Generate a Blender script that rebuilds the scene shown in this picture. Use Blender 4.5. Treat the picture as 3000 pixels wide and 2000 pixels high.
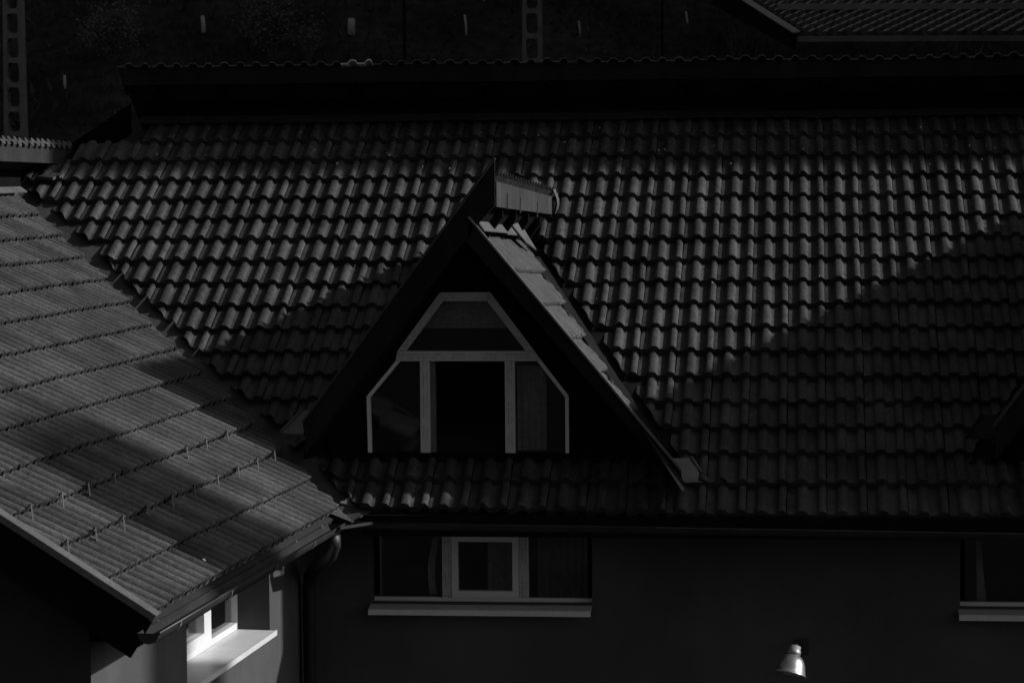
import bpy, math, random
from mathutils import Vector, Matrix, noise
random.seed(7)
rnd = random.uniform
for o in list(bpy.data.objects): bpy.data.objects.remove(o)
SC = bpy.context.scene
COL = SC.collection
V = Vector

# ------------------------------------------------------------------ camera
CAM = V((0.054, -24.784, -0.036))
YAW, PITCH, ROLL, FPX = 0.10805, 0.06580, -0.00817, 8036.0
_F = V((-math.sin(YAW)*math.cos(PITCH), math.cos(YAW)*math.cos(PITCH), -math.sin(PITCH)))
_R0 = V((math.cos(YAW), math.sin(YAW), 0)); _U0 = _R0.cross(_F)
_R = _R0*math.cos(ROLL) + _U0*math.sin(ROLL); _U = _U0*math.cos(ROLL) - _R0*math.sin(ROLL)
cd = bpy.data.cameras.new('camera'); co = bpy.data.objects.new('camera', cd); COL.objects.link(co)
co.matrix_world = Matrix(((_R.x, _U.x, -_F.x, CAM.x), (_R.y, _U.y, -_F.y, CAM.y), (_R.z, _U.z, -_F.z, CAM.z), (0, 0, 0, 1)))
cd.sensor_width = 36; cd.lens = FPX/3000*36; cd.clip_end = 3000; cd.clip_start = .1
cd.dof.use_dof = True; cd.dof.focus_distance = 19.5; cd.dof.aperture_fstop = 5.6
SC.camera = co

# ------------------------------------------------------------------ light
SUN_EL, SUN_A = math.radians(27.0), math.radians(1.0)
SUN_D = V((-math.cos(SUN_EL)*math.cos(SUN_A), -math.cos(SUN_EL)*math.sin(SUN_A), -math.sin(SUN_EL)))
w = bpy.data.worlds.new('World'); SC.world = w; w.use_nodes = True
nt = w.node_tree; bg = nt.nodes['Background']
sky = nt.nodes.new('ShaderNodeTexSky'); sky.sky_type = 'NISHITA'; sky.sun_disc = False
sky.dust_density = 5.0; sky.sun_elevation = SUN_EL; sky.sun_rotation = math.atan2(-SUN_D.x, -SUN_D.y)
bw = nt.nodes.new('ShaderNodeRGBToBW')                    # the photograph is black and white
nt.links.new(sky.outputs[0], bw.inputs[0]); nt.links.new(bw.outputs[0], bg.inputs[0])
bg.inputs[1].default_value = 0.06
sl = bpy.data.lights.new('sun', 'SUN'); sl.energy = 4.4; sl.angle = math.radians(1.0); sl.color = (1, 1, 1)
so = bpy.data.objects.new('sun', sl); COL.objects.link(so); so.location = (30, 0, 20)
so.rotation_euler = (-SUN_D).to_track_quat('Z', 'Y').to_euler()
SC.view_settings.view_transform = 'Standard'; SC.view_settings.look = 'None'
SC.view_settings.exposure = 0.05; SC.view_settings.gamma = 1.0; SC.view_settings.use_curve_mapping = False

# ------------------------------------------------------------------ helpers
def ray(x, y): return (_F + _R*((x-1500)/FPX) - _U*((y-1000)/FPX)).normalized()
def px(P):
    d = V(P)-CAM; z = d.dot(_F)
    return 1500+FPX*d.dot(_R)/z, 1000-FPX*d.dot(_U)/z
def at_y(x, y, Y):
    d = ray(x, y); return CAM + d*((Y-CAM.y)/d.y)

MATS = {}
def mat(name, base, rough=.7, var=.25, scale=6., fine=60., bump=.1, metal=0., spec=.4, streak=0., per=None, speck=0.):
    """neutral grey material: mottling in world space, optional vertical streaks, optional per-tile tone (axes a,b)"""
    m = bpy.data.materials.new(name); m.use_nodes = True; n = m.node_tree; N = n.nodes; K = n.links.new
    b = N['Principled BSDF']
    b.inputs['Roughness'].default_value = rough; b.inputs['Metallic'].default_value = metal
    b.inputs['Specular IOR Level'].default_value = spec
    g = N.new('ShaderNodeNewGeometry')
    def nz(sc, det=4., vec=None):
        t = N.new('ShaderNodeTexNoise'); t.inputs['Scale'].default_value = sc; t.inputs['Detail'].default_value = det
        K(vec or g.outputs['Position'], t.inputs['Vector']); return t.outputs[0]
    def mp(v, a, c, lo=.3, hi=.7):
        t = N.new('ShaderNodeMapRange'); K(v, t.inputs[0])
        for i, q in zip((1, 2, 3, 4), (lo, hi, a, c)): t.inputs[i].default_value = q
        return t.outputs[0]
    def mul(a, c):
        t = N.new('ShaderNodeMath'); t.operation = 'MULTIPLY'; K(a, t.inputs[0])
        if isinstance(c, (int, float)): t.inputs[1].default_value = c
        else: K(c, t.inputs[1])
        return t.outputs[0]
    v = mul(mp(nz(scale), 1-var, 1+var), base)
    f = nz(fine, 3.); v = mul(v, mp(f, 1-var*.7, 1+var*.7))
    if speck:
        v = mul(v, mp(nz(26., 2.), 1-speck, 1.1, .38, .52))
    if streak:
        vm = N.new('ShaderNodeVectorMath'); vm.operation = 'MULTIPLY'; K(g.outputs['Position'], vm.inputs[0]); vm.inputs[1].default_value = (9, 9, .6)
        v = mul(v, mp(nz(1., 3., vm.outputs[0]), 1-streak, 1+streak))
    if per:
        ax, ay, wx, wy, ox, oy = per
        def idx(a, wd, of):
            d = N.new('ShaderNodeVectorMath'); d.operation = 'DOT_PRODUCT'; K(g.outputs['Position'], d.inputs[0]); d.inputs[1].default_value = a
            q = N.new('ShaderNodeMath'); q.operation = 'MULTIPLY_ADD'; K(d.outputs['Value'], q.inputs[0]); q.inputs[1].default_value = 1/wd; q.inputs[2].default_value = of
            r = N.new('ShaderNodeMath'); r.operation = 'FLOOR'; K(q.outputs[0], r.inputs[0]); return r.outputs[0]
        c = N.new('ShaderNodeCombineXYZ'); K(idx(ax, wx, ox), c.inputs[0]); K(idx(ay, wy, oy), c.inputs[1])
        wn = N.new('ShaderNodeTexWhiteNoise'); K(c.outputs[0], wn.inputs[0])
        v = mul(v, mp(wn.outputs[0], .74, 1.26, 0, 1))
    K(v, b.inputs['Base Color'])
    if bump:
        bp = N.new('ShaderNodeBump'); bp.inputs['Strength'].default_value = bump; bp.inputs['Distance'].default_value = .01
        K(f, bp.inputs['Height']); K(bp.outputs[0], b.inputs['Normal'])
    MATS[name] = m; return m

def link(name, me, parent=None, mats=(), smooth=False):
    o = bpy.data.objects.new(name, me); COL.objects.link(o)
    for m in mats:
        if len(me.materials) < len(mats): me.materials.append(m)
    if parent: o.parent = parent
    return o
class MB:
    def __init__(s): s.v, s.f, s.sm = [], [], []
    def poly(s, pts, smooth=False):
        b = len(s.v); s.v += [tuple(p) for p in pts]; s.f.append(tuple(range(b, b+len(pts)))); s.sm.append(smooth)
    def prism(s, pts, d):
        """closed polygon pts (3D, planar) extruded by vector d"""
        d = V(d); n = len(pts); b = len(s.v); pts = [V(p) for p in pts]
        nn = V((0, 0, 0))
        for i in range(n): nn += (pts[i]-pts[0]).cross(pts[(i+1) % n]-pts[0])
        if nn.dot(d) > 0: pts = pts[::-1]
        s.v += [tuple(p) for p in pts]+[tuple(p+d) for p in pts]
        s.f.append(tuple(range(b, b+n))); s.f.append(tuple(range(b+2*n-1, b+n-1, -1)))
        for i in range(n):
            j = (i+1) % n; s.f.append((b+j, b+i, b+n+i, b+n+j))
        s.sm += [False]*(n+2)
    def box(s, a, c):
        a, c = V(a), V(c); lo = V([min(a[i], c[i]) for i in range(3)]); hi = V([max(a[i], c[i]) for i in range(3)])
        s.prism([(lo.x, lo.y, lo.z), (hi.x, lo.y, lo.z), (hi.x, hi.y, lo.z), (lo.x, hi.y, lo.z)], (0, 0, hi.z-lo.z))
    def beam(s, a, c, wd, ht, up=(0, 0, 1)):
        a, c = V(a), V(c); d = (c-a).normalized(); x = d.cross(V(up)).normalized()*wd*.5; z = x.cross(d).normalized()*ht*.5
        s.prism([a-x-z, a+x-z, a+x+z, a-x+z], c-a)
    def tube(s, pts, r, n=10, caps=True):
        pts = [V(p) for p in pts]; rs = r if isinstance(r, (list, tuple)) else [r]*len(pts); b = len(s.v)
        for i, p in enumerate(pts):
            d = (pts[min(i+1, len(pts)-1)]-pts[max(i-1, 0)]).normalized()
            u = d.cross(V((0, 0, 1)))
            if u.length < 1e-3: u = d.cross(V((0, 1, 0)))
            u.normalize(); q = d.cross(u)
            s.v += [tuple(p+(u*math.cos(2*math.pi*k/n)+q*math.sin(2*math.pi*k/n))*rs[i]) for k in range(n)]
        for i in range(len(pts)-1):
            for k in range(n):
                s.f.append((b+i*n+k, b+i*n+(k+1) % n, b+(i+1)*n+(k+1) % n, b+(i+1)*n+k)); s.sm.append(True)
        if caps:
            s.f.append(tuple(range(b+n-1, b-1, -1))); s.f.append(tuple(range(b+(len(pts)-1)*n, b+len(pts)*n))); s.sm += [False]*2
    def mesh(s, name):
        me = bpy.data.meshes.new(name); me.from_pydata(s.v, [], s.f); me.polygons.foreach_set('use_smooth', s.sm); me.update(); return me
    def build(s, name, m, parent=None, origin=None):
        if origin is not None: s.v = [tuple(V(p)-V(origin)) for p in s.v]
        o = link(name, s.mesh(name), parent, [m])
        if origin is not None: o.location = origin
        return o
def thing(name, loc, label, cat, group=None):
    o = bpy.data.objects.new(name, None); COL.objects.link(o); o.location = loc; o.empty_display_size = .2
    o['label'] = label; o['category'] = cat
    if group: o['group'] = group
    return o
def tag(o, label, cat, group=None, kind=None):
    o['label'] = label; o['category'] = cat
    if group: o['group'] = group
    if kind: o['kind'] = kind
    return o
def keep(child, parent):
    """parent while leaving the child where it stands"""
    child.parent = parent; child.matrix_parent_inverse = Matrix.Translation(parent.location).inverted(); return child

# ------------------------------------------------------------------ measured frame
PH, L = 0.5471, 0.3378                      # main roof pitch, visible tile length
PL, DL = 0.5559, 0.0548                     # wing roof pitch, wing rotation
GZ = -7.0                                   # courtyard level
UPM = V((0, math.cos(PH), math.sin(PH))); NM = V((0, -math.sin(PH), math.cos(PH))); XM = V((1, 0, 0))
VD = V((math.cos(DL), -math.sin(DL), 0)); DY = V((math.sin(DL), math.cos(DL), 0))
DNL = VD*math.cos(PL)-V((0, 0, math.sin(PL))); UPL = -DNL; NL = UPL.cross(DY)*-1
if NL.z < 0: NL = -NL
OL = V((-7.476, 0, 0)); S0 = 5.0058
def W(v, u, z): return VD*v + DY*u + V((0, 0, z))          # wing frame -> world
VAL = NM.cross(NL).normalized(); VAL = VAL if VAL.y > 0 else -VAL
_A = Matrix((NM, NL, (0, 1, 0))); VP0 = _A.inverted() @ V((0, NL.dot(OL), 0))
VN = V((VAL.y, -VAL.x, 0)).normalized()                   # horizontal, points to the main-roof side (+x)
if VN.x < 0: VN = -VN

# ------------------------------------------------------------------ materials
M_TILE = mat('concrete_tile', .035, .66, .38, 3, 75, .45, spec=.3, per=(XM, UPM, .3, L, .1267, 0.), speck=.38)
M_TILEW = mat('weathered_tile', .056, .68, .36, 2.0, 60, .2, spec=.2, per=(DY, UPL, .3, L, .0, .0), speck=.14)
M_TILED = mat('dormer_tile', .045, .5, .3, 5, 90, .25, spec=.45, speck=.3)
M_PALE = mat('pale_tile', .3, .6, .3, 6, 80, .2)
M_GABLE = mat('dark_gable', .03, .9, .15, 2, 90, .3)  # wing gable wall, set darker than its side wall
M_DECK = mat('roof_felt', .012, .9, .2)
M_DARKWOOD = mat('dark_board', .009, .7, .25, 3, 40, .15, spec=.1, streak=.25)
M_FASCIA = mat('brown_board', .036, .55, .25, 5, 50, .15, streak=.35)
M_BLACKW = mat('black_board', .006, .9, .2, spec=.05)  # near-black boards; the shade of enclosed gaps is put into the colour
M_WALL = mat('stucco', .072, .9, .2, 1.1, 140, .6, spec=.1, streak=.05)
M_METAL = mat('sheet_metal', .11, .45, .25, 4, 30, .05, metal=.2, spec=.5)
M_VAL = mat('valley_metal', .008, .7, .3, 4, 40, .05, spec=.1)
M_GUT = mat('gutter_metal', .028, .45, .25, 5, 40, .05, metal=.1, spec=.35)
M_VERGE = mat('verge_metal', .10, .5, .2, 3, 40, .05, metal=.1)
M_STRAP = mat('strap_metal', .30, .4, .2, 5, 40, 0, metal=.4)
M_PIPE = mat('pipe_metal', .015, .5, .2, 5, 40, .05)
M_GUARD = mat('guard_strap', .075, .5, .2, 5, 40, 0)
M_WHITE = mat('white_plastic', .62, .35, .04, 3, 60, 0, spec=.5)
M_SILL = mat('white_sill', .57, .4, .10, 2, 50, .03, spec=.5)
M_ROOM = mat('room_plaster', .12, .9, .1)
M_CURT = mat('curtain_cloth', .28, .9, .25, 3, 30, .2)
M_POLE = mat('concrete_pole', .15, .9, .2, 4, 50, .2)
M_STAKE = mat('pale_wood', .36, .8, .15, 4, 40, .1)
M_POST = mat('black_post', .01, .8, .2)
M_HILL = mat('hill_grass', .018, .95, .6, .5, 4, .0, spec=.1)
M_LEAF = mat('leaf', .10, .7, .4, 3, 30, 0)
M_TWIG = mat('twig', .06, .8, .3)
M_FOR = mat('conifer', .03, .9, .3)
M_LAMP = mat('lamp_metal', .40, .36, .05, 3, 40, 0, metal=.85, spec=.6)
M_NTILE = mat('metal_tile', .2, .55, .2, 3, 40, .05, spec=.4)
M_NBOARD = mat('snow_board', .22, .6, .15, 3, 40, .05)
def glass():
    m = bpy.data.materials.new('window_glass'); m.use_nodes = True; b = m.node_tree.nodes['Principled BSDF']
    b.inputs['Base Color'].default_value = (.8, .8, .8, 1); b.inputs['Transmission Weight'].default_value = 1
    b.inputs['Roughness'].default_value = .03; b.inputs['IOR'].default_value = 1.45; return m
M_GLASS = glass()
def film():
    """white plastic under printed protective film: rows of tiny dark dashes along the member (uv)"""
    m = bpy.data.materials.new('filmed_plastic'); m.use_nodes = True; n = m.node_tree; N = n.nodes; K = n.links.new; b = N['Principled BSDF']
    b.inputs['Roughness'].default_value = .4
    uv = N.new('ShaderNodeUVMap'); sp = N.new('ShaderNodeSeparateXYZ'); K(uv.outputs[0], sp.inputs[0])
    t = N.new('ShaderNodeTexNoise'); t.inputs['Scale'].default_value = 1; t.inputs['Detail'].default_value = 1
    vm = N.new('ShaderNodeVectorMath'); vm.operation = 'MULTIPLY'; vm.inputs[1].default_value = (55, 2.2, 0); K(uv.outputs[0], vm.inputs[0]); K(vm.outputs[0], t.inputs['Vector'])
    t2 = N.new('ShaderNodeTexNoise'); t2.inputs['Scale'].default_value = 1; t2.inputs['Detail'].default_value = 0
    vm2 = N.new('ShaderNodeVectorMath'); vm2.operation = 'MULTIPLY'; vm2.inputs[1].default_value = (6, 0, 0); K(uv.outputs[0], vm2.inputs[0]); K(vm2.outputs[0], t2.inputs['Vector'])
    def M(op, a, c):
        q = N.new('ShaderNodeMath'); q.operation = op
        for i, z in enumerate((a, c)):
            if isinstance(z, (int, float)): q.inputs[i].default_value = z
            else: K(z, q.inputs[i])
        return q.outputs[0]
    band = M('LESS_THAN', M('ABSOLUTE', M('SUBTRACT', M('ABSOLUTE', M('SUBTRACT', sp.outputs[1], .5), 0.), .17), 0.), .075)
    dash = M('MULTIPLY', M('MULTIPLY', band, M('GREATER_THAN', t.outputs[0], .47)), M('GREATER_THAN', t2.outputs[0], .47))
    K(M('SUBTRACT', .44, M('MULTIPLY', dash, .17)), b.inputs['Base Color'])
    return m
M_FILM = film()

# ------------------------------------------------------------------ terrain
def hz(x, y):
    t = max(0., y-12)
    z = GZ + .55*t*min(1, t/4+.2)
    z = min(z, GZ+60+.1*(y-12))
    if t > 0: z += min(1, t/6)*(noise.noise(V((x*.15, y*.15, 0)))*.9+noise.noise(V((x*.6, y*.6, 3)))*.25)
    return z
def terrain():
    xs = [-1500, -700, -300, -120, -60]+[-40+i*1. for i in range(66)]+[40, 60, 120, 300, 700, 1500]
    ys = [-1500, -700, -300, -100, -40, -20, 0, 8]+[11+i*.8 for i in range(50)]+[60, 80, 110, 160, 300, 700, 1500]
    b = MB(); b.v = [(x, y, hz(x, y)) for y in ys for x in xs]; n = len(xs)
    for j in range(len(ys)-1):
        for i in range(n-1): b.f.append((j*n+i, j*n+i+1, (j+1)*n+i+1, (j+1)*n+i)); b.sm.append(True)
    o = b.build('hillside', M_HILL); o['kind'] = 'structure'; o['label'] = 'dark grassy hillside rising behind the roofs'; return o
terrain()
def grass():
    b = MB(); rg = random.Random(21)
    for i in range(14000):
        x = rg.uniform(-18, 5); y = rg.uniform(14, 36); P = V((x, y, hz(x, y)-.03)); h = rg.uniform(.08, .3)*(1+noise.noise(V((x*.4, y*.4, 7)))); a = rg.uniform(0, 3.14); d = V((math.cos(a), math.sin(a), 0))*rg.uniform(.015, .05)
        b.poly([P-d, P+d, P+V((rg.uniform(-.12, .12), rg.uniform(-.12, .06), max(.05, h)))])
    o = b.build('grass', mat('dry_grass', .05, .9, .5, .8, 6, 0, spec=.1)); tag(o, 'rough dry grass growing over the dark slope', 'grass', kind='stuff')
grass()
def on_hill(x, y):
    d = ray(x, y); t = 34.
    while t < 200:
        P = CAM+d*t
        if P.y > 12 and P.z < hz(P.x, P.y): return P
        t += .1
    return CAM+d*60

# ------------------------------------------------------------------ roof tiles
TW = .3
def prof(x):
    z = 0.
    for c, wd, h in ((.075, .090, .034), (.225, .072, .033)):
        t = abs(x-c)/(wd/2)
        if t < 1: z = max(z, h*(1-t**2.6)**.75)
    return z
XS = [-.036, .0, .0275, .032, .038, .047, .060, .075, .090, .103, .112, .118, .1225, .150, .1865, .191, .197, .205, .216, .225, .234, .245, .253, .2585]
TL_, LIFT = .40, .058
def tile_polys(var=0, thick=.017, hs=1.):
    """[(poly, group)] local: x across, y up the slope, z out; front top edge at z=0+profile"""
    P = []; zt = lambda x, y: prof(x)*hs-LIFT*(y/TL_)
    rg = random.Random(var)
    ch = {}
    if var >= 2:                                   # a chipped front edge
        c = rg.uniform(.02, .24); 
        for x in XS: ch[x] = .02*max(0, 1-abs(x-c)/.03)
    e = lambda x: ch.get(x, 0.)
    for a, c in zip(XS, XS[1:]):
        P.append(([V((a, e(a), zt(a, e(a)))), V((c, e(c), zt(c, e(c)))), V((c, TL_, zt(c, TL_))), V((a, TL_, zt(a, TL_)))], 0))
        P.append(([V((a, e(a), zt(a, 0)-thick)), V((c, e(c), zt(c, 0)-thick)), V((c, e(c), zt(c, 0))), V((a, e(a), zt(a, 0)))], 1))
    a = XS[-1]; P.append(([V((a, 0, zt(a, 0)-.012)), V((a, TL_, zt(a, TL_)-.012)), V((a, TL_, zt(a, TL_))), V((a, 0, zt(a, 0)))], 2))
    return P
def polys_mesh(name, polys, m):
    vs, fs, sm, key = [], [], [], {}
    for p, g in polys:
        ids = []
        for q in p:
            k = (round(q.x, 4), round(q.y, 4), round(q.z, 4), g)
            if k not in key: key[k] = len(vs); vs.append(tuple(q))
            if not ids or ids[-1] != key[k]: ids.append(key[k])
        if len(ids) > 2 and ids[0] == ids[-1]: ids.pop()
        if len(set(ids)) > 2 and len(set(ids)) == len(ids): fs.append(ids); sm.append(g in (0, 1))
    me = bpy.data.meshes.new(name); me.from_pydata(vs, [], fs); me.polygons.foreach_set('use_smooth', sm); me.materials.append(m); me.update(); return me
def split(poly, P, n):
    """(inside n side, outside) of a convex polygon"""
    a, b = [], []; N = len(poly); ds = [(q-P).dot(n) for q in poly]
    for i in range(N):
        j = (i+1) % N; q, d, e = poly[i], ds[i], ds[j]
        (a if d >= 0 else b).append(q)
        if (d >= 0) != (e >= 0):
            x = q.lerp(poly[j], d/(d-e)); a.append(x); b.append(x)
    return (a if len(a) > 2 else None), (b if len(b) > 2 else None)
def clip_keep(polys, P, n):
    return [(a, g) for p, g in polys for a in (split(p, P, n)[0],) if a]
def clip_out(polys, planes):
    """remove the convex region where (q-P).n>=0 for every plane"""
    out = []
    for p, g in polys:
        rem = p
        for P, n in planes:
            if not rem: break
            a, b = split(rem, P, n)
            if b: out.append((b, g))
            rem = a
    return out
BASES = {th: [tile_polys({3: 3, 6: 5}.get(i, 0), th, hs) for i in range(12)] for th, hs in ((0.052, 1.), (.013, 1.75), (.014, 1.))}   # 0.052: nose closed onto the course below
BASE = BASES[0.052]
_CACHE = {}
def tile_mesh(m, k):
    k = k if k in (3, 6) else 0; c = (m.name, k, id(BASE))
    if c not in _CACHE: _CACHE[c] = polys_mesh('tile', BASE[k], m)
    return _CACHE[c]
def frame(P, x, y, z, ja=.006, jr=.010):
    R = Matrix((x, y, z)).transposed().to_4x4()
    J = Matrix.Rotation(rnd(-jr, jr), 4, 'Z') @ Matrix.Rotation(rnd(-jr, jr)*.7, 4, 'X') @ Matrix.Rotation(rnd(-jr, jr), 4, 'Y')
    return Matrix.Translation(P+z*rnd(-ja, ja)*.5+y*rnd(-ja, ja)) @ R @ J

def biggest(polys):
    """largest connected piece of a cut tile, or nothing when only a sliver is left"""
    par = {}
    def find(a):
        while par.setdefault(a, a) != a: a = par[a]
        return a
    kf = lambda q: (round(q.x, 3), round(q.y, 3), round(q.z, 3))
    polys = [(p, g) for p, g in polys if g != 2]
    for p, g in polys:
        r = find(kf(p[0]))
        for q in p[1:]: par[find(kf(q))] = r
    ar = {}
    for p, g in polys:
        n = V((0, 0, 0))
        for i in range(1, len(p)-1): n += (p[i]-p[0]).cross(p[i+1]-p[0])
        r = find(kf(p[0])); ar[r] = ar.get(r, 0)+n.length/2*(g == 0)
    if not ar: return None
    b = max(ar, key=ar.get)
    return [(p, g) for p, g in polys if find(kf(p[0])) == b] if ar[b] > .034 else None
def lay(tiles, parent, m, limit=300, name='tile'):
    """tiles: list of dict(mw, cuts(list of fn), score). Makes objects for the best, one stuff mesh for the rest"""
    tiles.sort(key=lambda t: -t['score']); rest = []; n = 0
    for t in tiles:
        k = random.randrange(12); mw = t['mw']
        polys = None
        if t.get('keep') or t.get('out'):
            polys = [([mw @ q for q in p], g) for p, g in BASE[k]]
            hit = any((q-P).dot(nn) < 0 for P, nn in t.get('keep', ()) for p, g in polys for q in p) or any(all((q-P).dot(nn) >= 0 for P, nn in pl) for pl in t.get('out', ()) for p, g in polys for q in p)
            for P, nn in t.get('keep', ()): polys = clip_keep(polys, P, nn)
            for pl in t.get('out', ()): polys = clip_out(polys, pl)
            if hit: polys = biggest(polys)
            if not polys: continue
            if not hit: polys = None
        if (n < limit or 'm' in t) and t['score'] > 0:
            n += 1
            mm = t.get('m', m)
            if polys is None:
                o = bpy.data.objects.new(name, tile_mesh(mm, k)); o.matrix_world = mw
            else:
                o0 = mw.translation.copy()
                o = bpy.data.objects.new(name, polys_mesh(name, [([q-o0 for q in p], g) for p, g in polys], mm)); o.matrix_world = Matrix.Translation(o0)
            COL.objects.link(o); mwo = o.matrix_world.copy(); o.parent = parent; o.matrix_parent_inverse = parent_world(parent).inverted(); o.matrix_basis = mwo
        else:
            if polys is None: polys = [([mw @ q for q in p], g) for p, g in BASE[k]]
            # keep neighbours' normals apart
            rest.append(polys)
    if rest:
        vs, fs, sm = [], [], []
        for polys in rest:
            key = {}
            for p, g in polys:
                ids = []
                for q in p:
                    kk = (round(q.x, 4), round(q.y, 4), round(q.z, 4), g)
                    if kk not in key: key[kk] = len(vs); vs.append(tuple(q))
                    if key[kk] not in ids: ids.append(key[kk])
                if len(ids) > 2: fs.append(ids); sm.append(g in (0, 1))
        me = bpy.data.meshes.new('tile_field'); me.from_pydata(vs, [], fs); me.polygons.foreach_set('use_smooth', sm); me.materials.append(m); me.update()
        o = bpy.data.objects.new('tile_field', me); COL.objects.link(o); o['kind'] = 'stuff'
        o.parent = parent; o.matrix_parent_inverse = parent_world(parent).inverted()
    return n
def parent_world(p):
    M = Matrix.Translation(p.location)
    return (parent_world(p.parent) @ p.matrix_parent_inverse @ M) if p.parent else M
def part(b, name, m, parent, label=None):
    o = b.build(name, m); o.parent = parent; o.matrix_parent_inverse = parent_world(parent).inverted()
    if label: o['label'] = label
    return o
def inpoly(x, y, P):
    c = False; n = len(P)
    for i in range(n):
        (x1, y1), (x2, y2) = P[i], P[i-1]
        if (y1 > y) != (y2 > y) and x < (x2-x1)*(y-y1)/(y2-y1)+x1: c = not c
    return c

# ================================================================== MAIN HOUSE
house = thing('main_house', (0, -1, GZ), 'dark tiled house with a steep gabled dormer and grey rendered wall', 'house')
YW = -3.75                                                  # wall face under the eave
def MP(x, s, h=0.): return XM*x - UPM*s + NM*h
# main roof deck (holes under the dormers do not show; the deck runs under everything)
def valley_x(y): return VP0.x + VAL.x/VAL.y*(y-VP0.y)
b = MB()
top = MP(0, -2.05*L, -.09); bot = MP(0, 15.0*L, -.09)
mid = MP(0, .6*L, -.09)
b.prism([(-6.2, top.y, top.z), (-6.95, mid.y, mid.z), (valley_x(bot.y)-.1, bot.y, bot.z), (9, bot.y, bot.z), (9, top.y, top.z)], NM*-.12)
roof = part(b, 'roof', M_DECK, house)

# ---- dormer geometry in a sheared frame
class Dormer:
    def __init__(s, dx, yf, over=0.):
        s.dx, s.yf, s.over = dx, yf, over; s.yw = -3.795
        s.lt = lambda x: -.129+1.338*(x+2.298)              # left tile surface
        s.rt = lambda x: -.482-1.2*(x+2.495)-.02            # right tile surface
        s.xt = -2.298+over; s.xB, s.xR = -3.80, -.905
    def P(s, x, y, z): return V((x+s.dx+.037*(y-s.yf), y, z-.05*(y-s.yf)))
    def back(s, z, h=0.):                                    # y where height z meets the main roof
        k = math.tan(PH); return (z+.05*s.yf+h)/(k+.05)
    def out_planes(s, margin=.05):
        def vp(f, x1, x2, sgn):
            a = s.P(x1, s.back(f(x1)), f(x1)); c = s.P(x2, s.back(f(x2)), f(x2)); d = c-a
            n = V((d.y, -d.x, 0)).normalized()
            if n.x*sgn < 0: n = -n
            return (a-n*margin, n)
        return [vp(s.lt, -3.6, -2.7, 1), vp(s.rt, -1.1, -2.4, -1), (V((0, s.yw-.02, 0)), V((0, 1, 0)))]
D1 = Dormer(0, -4.17); D2 = Dormer(5.2, -4.42, .52)
OUT1, OUT2 = D1.out_planes(), D2.out_planes()

# ---- main roof tiles
SIL = [(885, 1240), (1447, 465), (1560, 600), (1990, 1390), (1960, 1315), (950, 1312)]
tiles = []
def row_s(r, x):
    s = r*L
    if r > 13: s += .27*L*min(1, max(0, (x+2.9)/2.6))*(r-13)/2
    s += .012*math.sin(x*.9+r*.7)+.010*noise.noise(V((x*.7, r*.37, 1)))
    return s
for r in range(-1, 16):
    ii = -12
    while ii < 70:
        x0 = (ii-44)*.15-.075; s = row_s(r, x0+.15); sag = .008*noise.noise(V((x0*.4, r*.4, 5)))
        P = MP(x0, s, sag); c = P+V((.15, .12, .08)); e = MP(x0+.15, s-.17)
        ii += 2
        if P.x+.3 < valley_x(P.y)+.05 or P.x < {-1: -6.25, 0: -6.85}.get(r, -99): continue
        X, Y = px(e); vis = -60 < X < 3060 and not inpoly(X, Y, SIL)
        slip = random.random() < .06
        if slip: P = P+UPM*rnd(-.022, .012)+NM*rnd(0, .006)
        t = dict(mw=frame(P, XM, UPM, NM, .006, .024 if slip else .010), score=(FPX/(e-CAM).length if vis else 0))
        jag = rnd(-.02, .03)
        if P.x < valley_x(P.y)+1.3: t['keep'] = [(VP0+VN*(.085+jag), VN)]
        outs = []
        for D, O in ((D1, OUT1), (D2, OUT2)):
            if D.dx-4.4 < P.x < D.dx-.2: outs.append(O)
        if outs: t['out'] = outs
        tiles.append(t)
lay(tiles, roof, M_TILE, 300)

# ---- clerestory: the rear slope overshoots the ridge
CY, CZ = .28, .845
k = math.tan(PH)
rb = MB(); x0, x1 = -6.29, 4.5
rb.prism([(x0, CY+.03, CZ-.035), (x1, CY+.03, CZ-.035), (x1, 6, CZ-.035-5.69*k), (x0, 6, CZ-.035-5.69*k)], (0, -.03, -.05))
rear = part(rb, 'rear_roof', M_DECK, house)
b = MB(); b.box((x0, CY-.012, CZ-.155), (x1, CY+.014, CZ-.008)); part(b, 'fascia_board', M_DARKWOOD, rear)
b = MB(); b.box((x0+.12, .63, -.2), (x1, .66, .555)); part(b, 'ridge_board', M_BLACKW, rear)
for q in range(17):
    b = MB(); xx = x0+.25+q*.62; b.prism([(xx, CY+.02, CZ-.10), (xx, CY+.02, CZ-.20), (xx, .64, CZ-.20-.34*k), (xx, .64, CZ-.10-.34*k)], (.07, 0, 0)); part(b, 'rafter', M_BLACKW, rear)
b = MB()
for q in range(17):                                          # ridge flashing lapped sheets
    xa = -6.2+q*.62; e = rnd(-.008, .008); b.prism([MP(xa, -1.86*L, .015+e), MP(xa+.66, -1.86*L, .02+e), MP(xa+.66, -2.15*L, .03), MP(xa, -2.15*L, .03)], NM*-.006)
part(b, 'ridge_flashing', M_GUT, rear)
UPR = V((0, math.cos(PH), -math.sin(PH)))                    # down the rear slope = away from us
tiles = []
for q in range(-14, 46):
    xa = -6.29+q*.3*1.0
    if xa < -6.3 or xa > 4.5: continue
    nr = UPR.cross(XM)*-1
    nr = V((0, math.sin(PH), math.cos(PH)))
    P = V((xa, CY-.035, CZ+.018+.012*noise.noise(V((xa*.8, 0, 9)))))
    pale = abs(xa+4.09) < .16
    tiles.append(dict(mw=frame(P, XM, UPR, nr, .006, .012), score=1 if px(P)[0] < 3060 else 0, m=M_PALE if pale else M_TILE))
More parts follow.
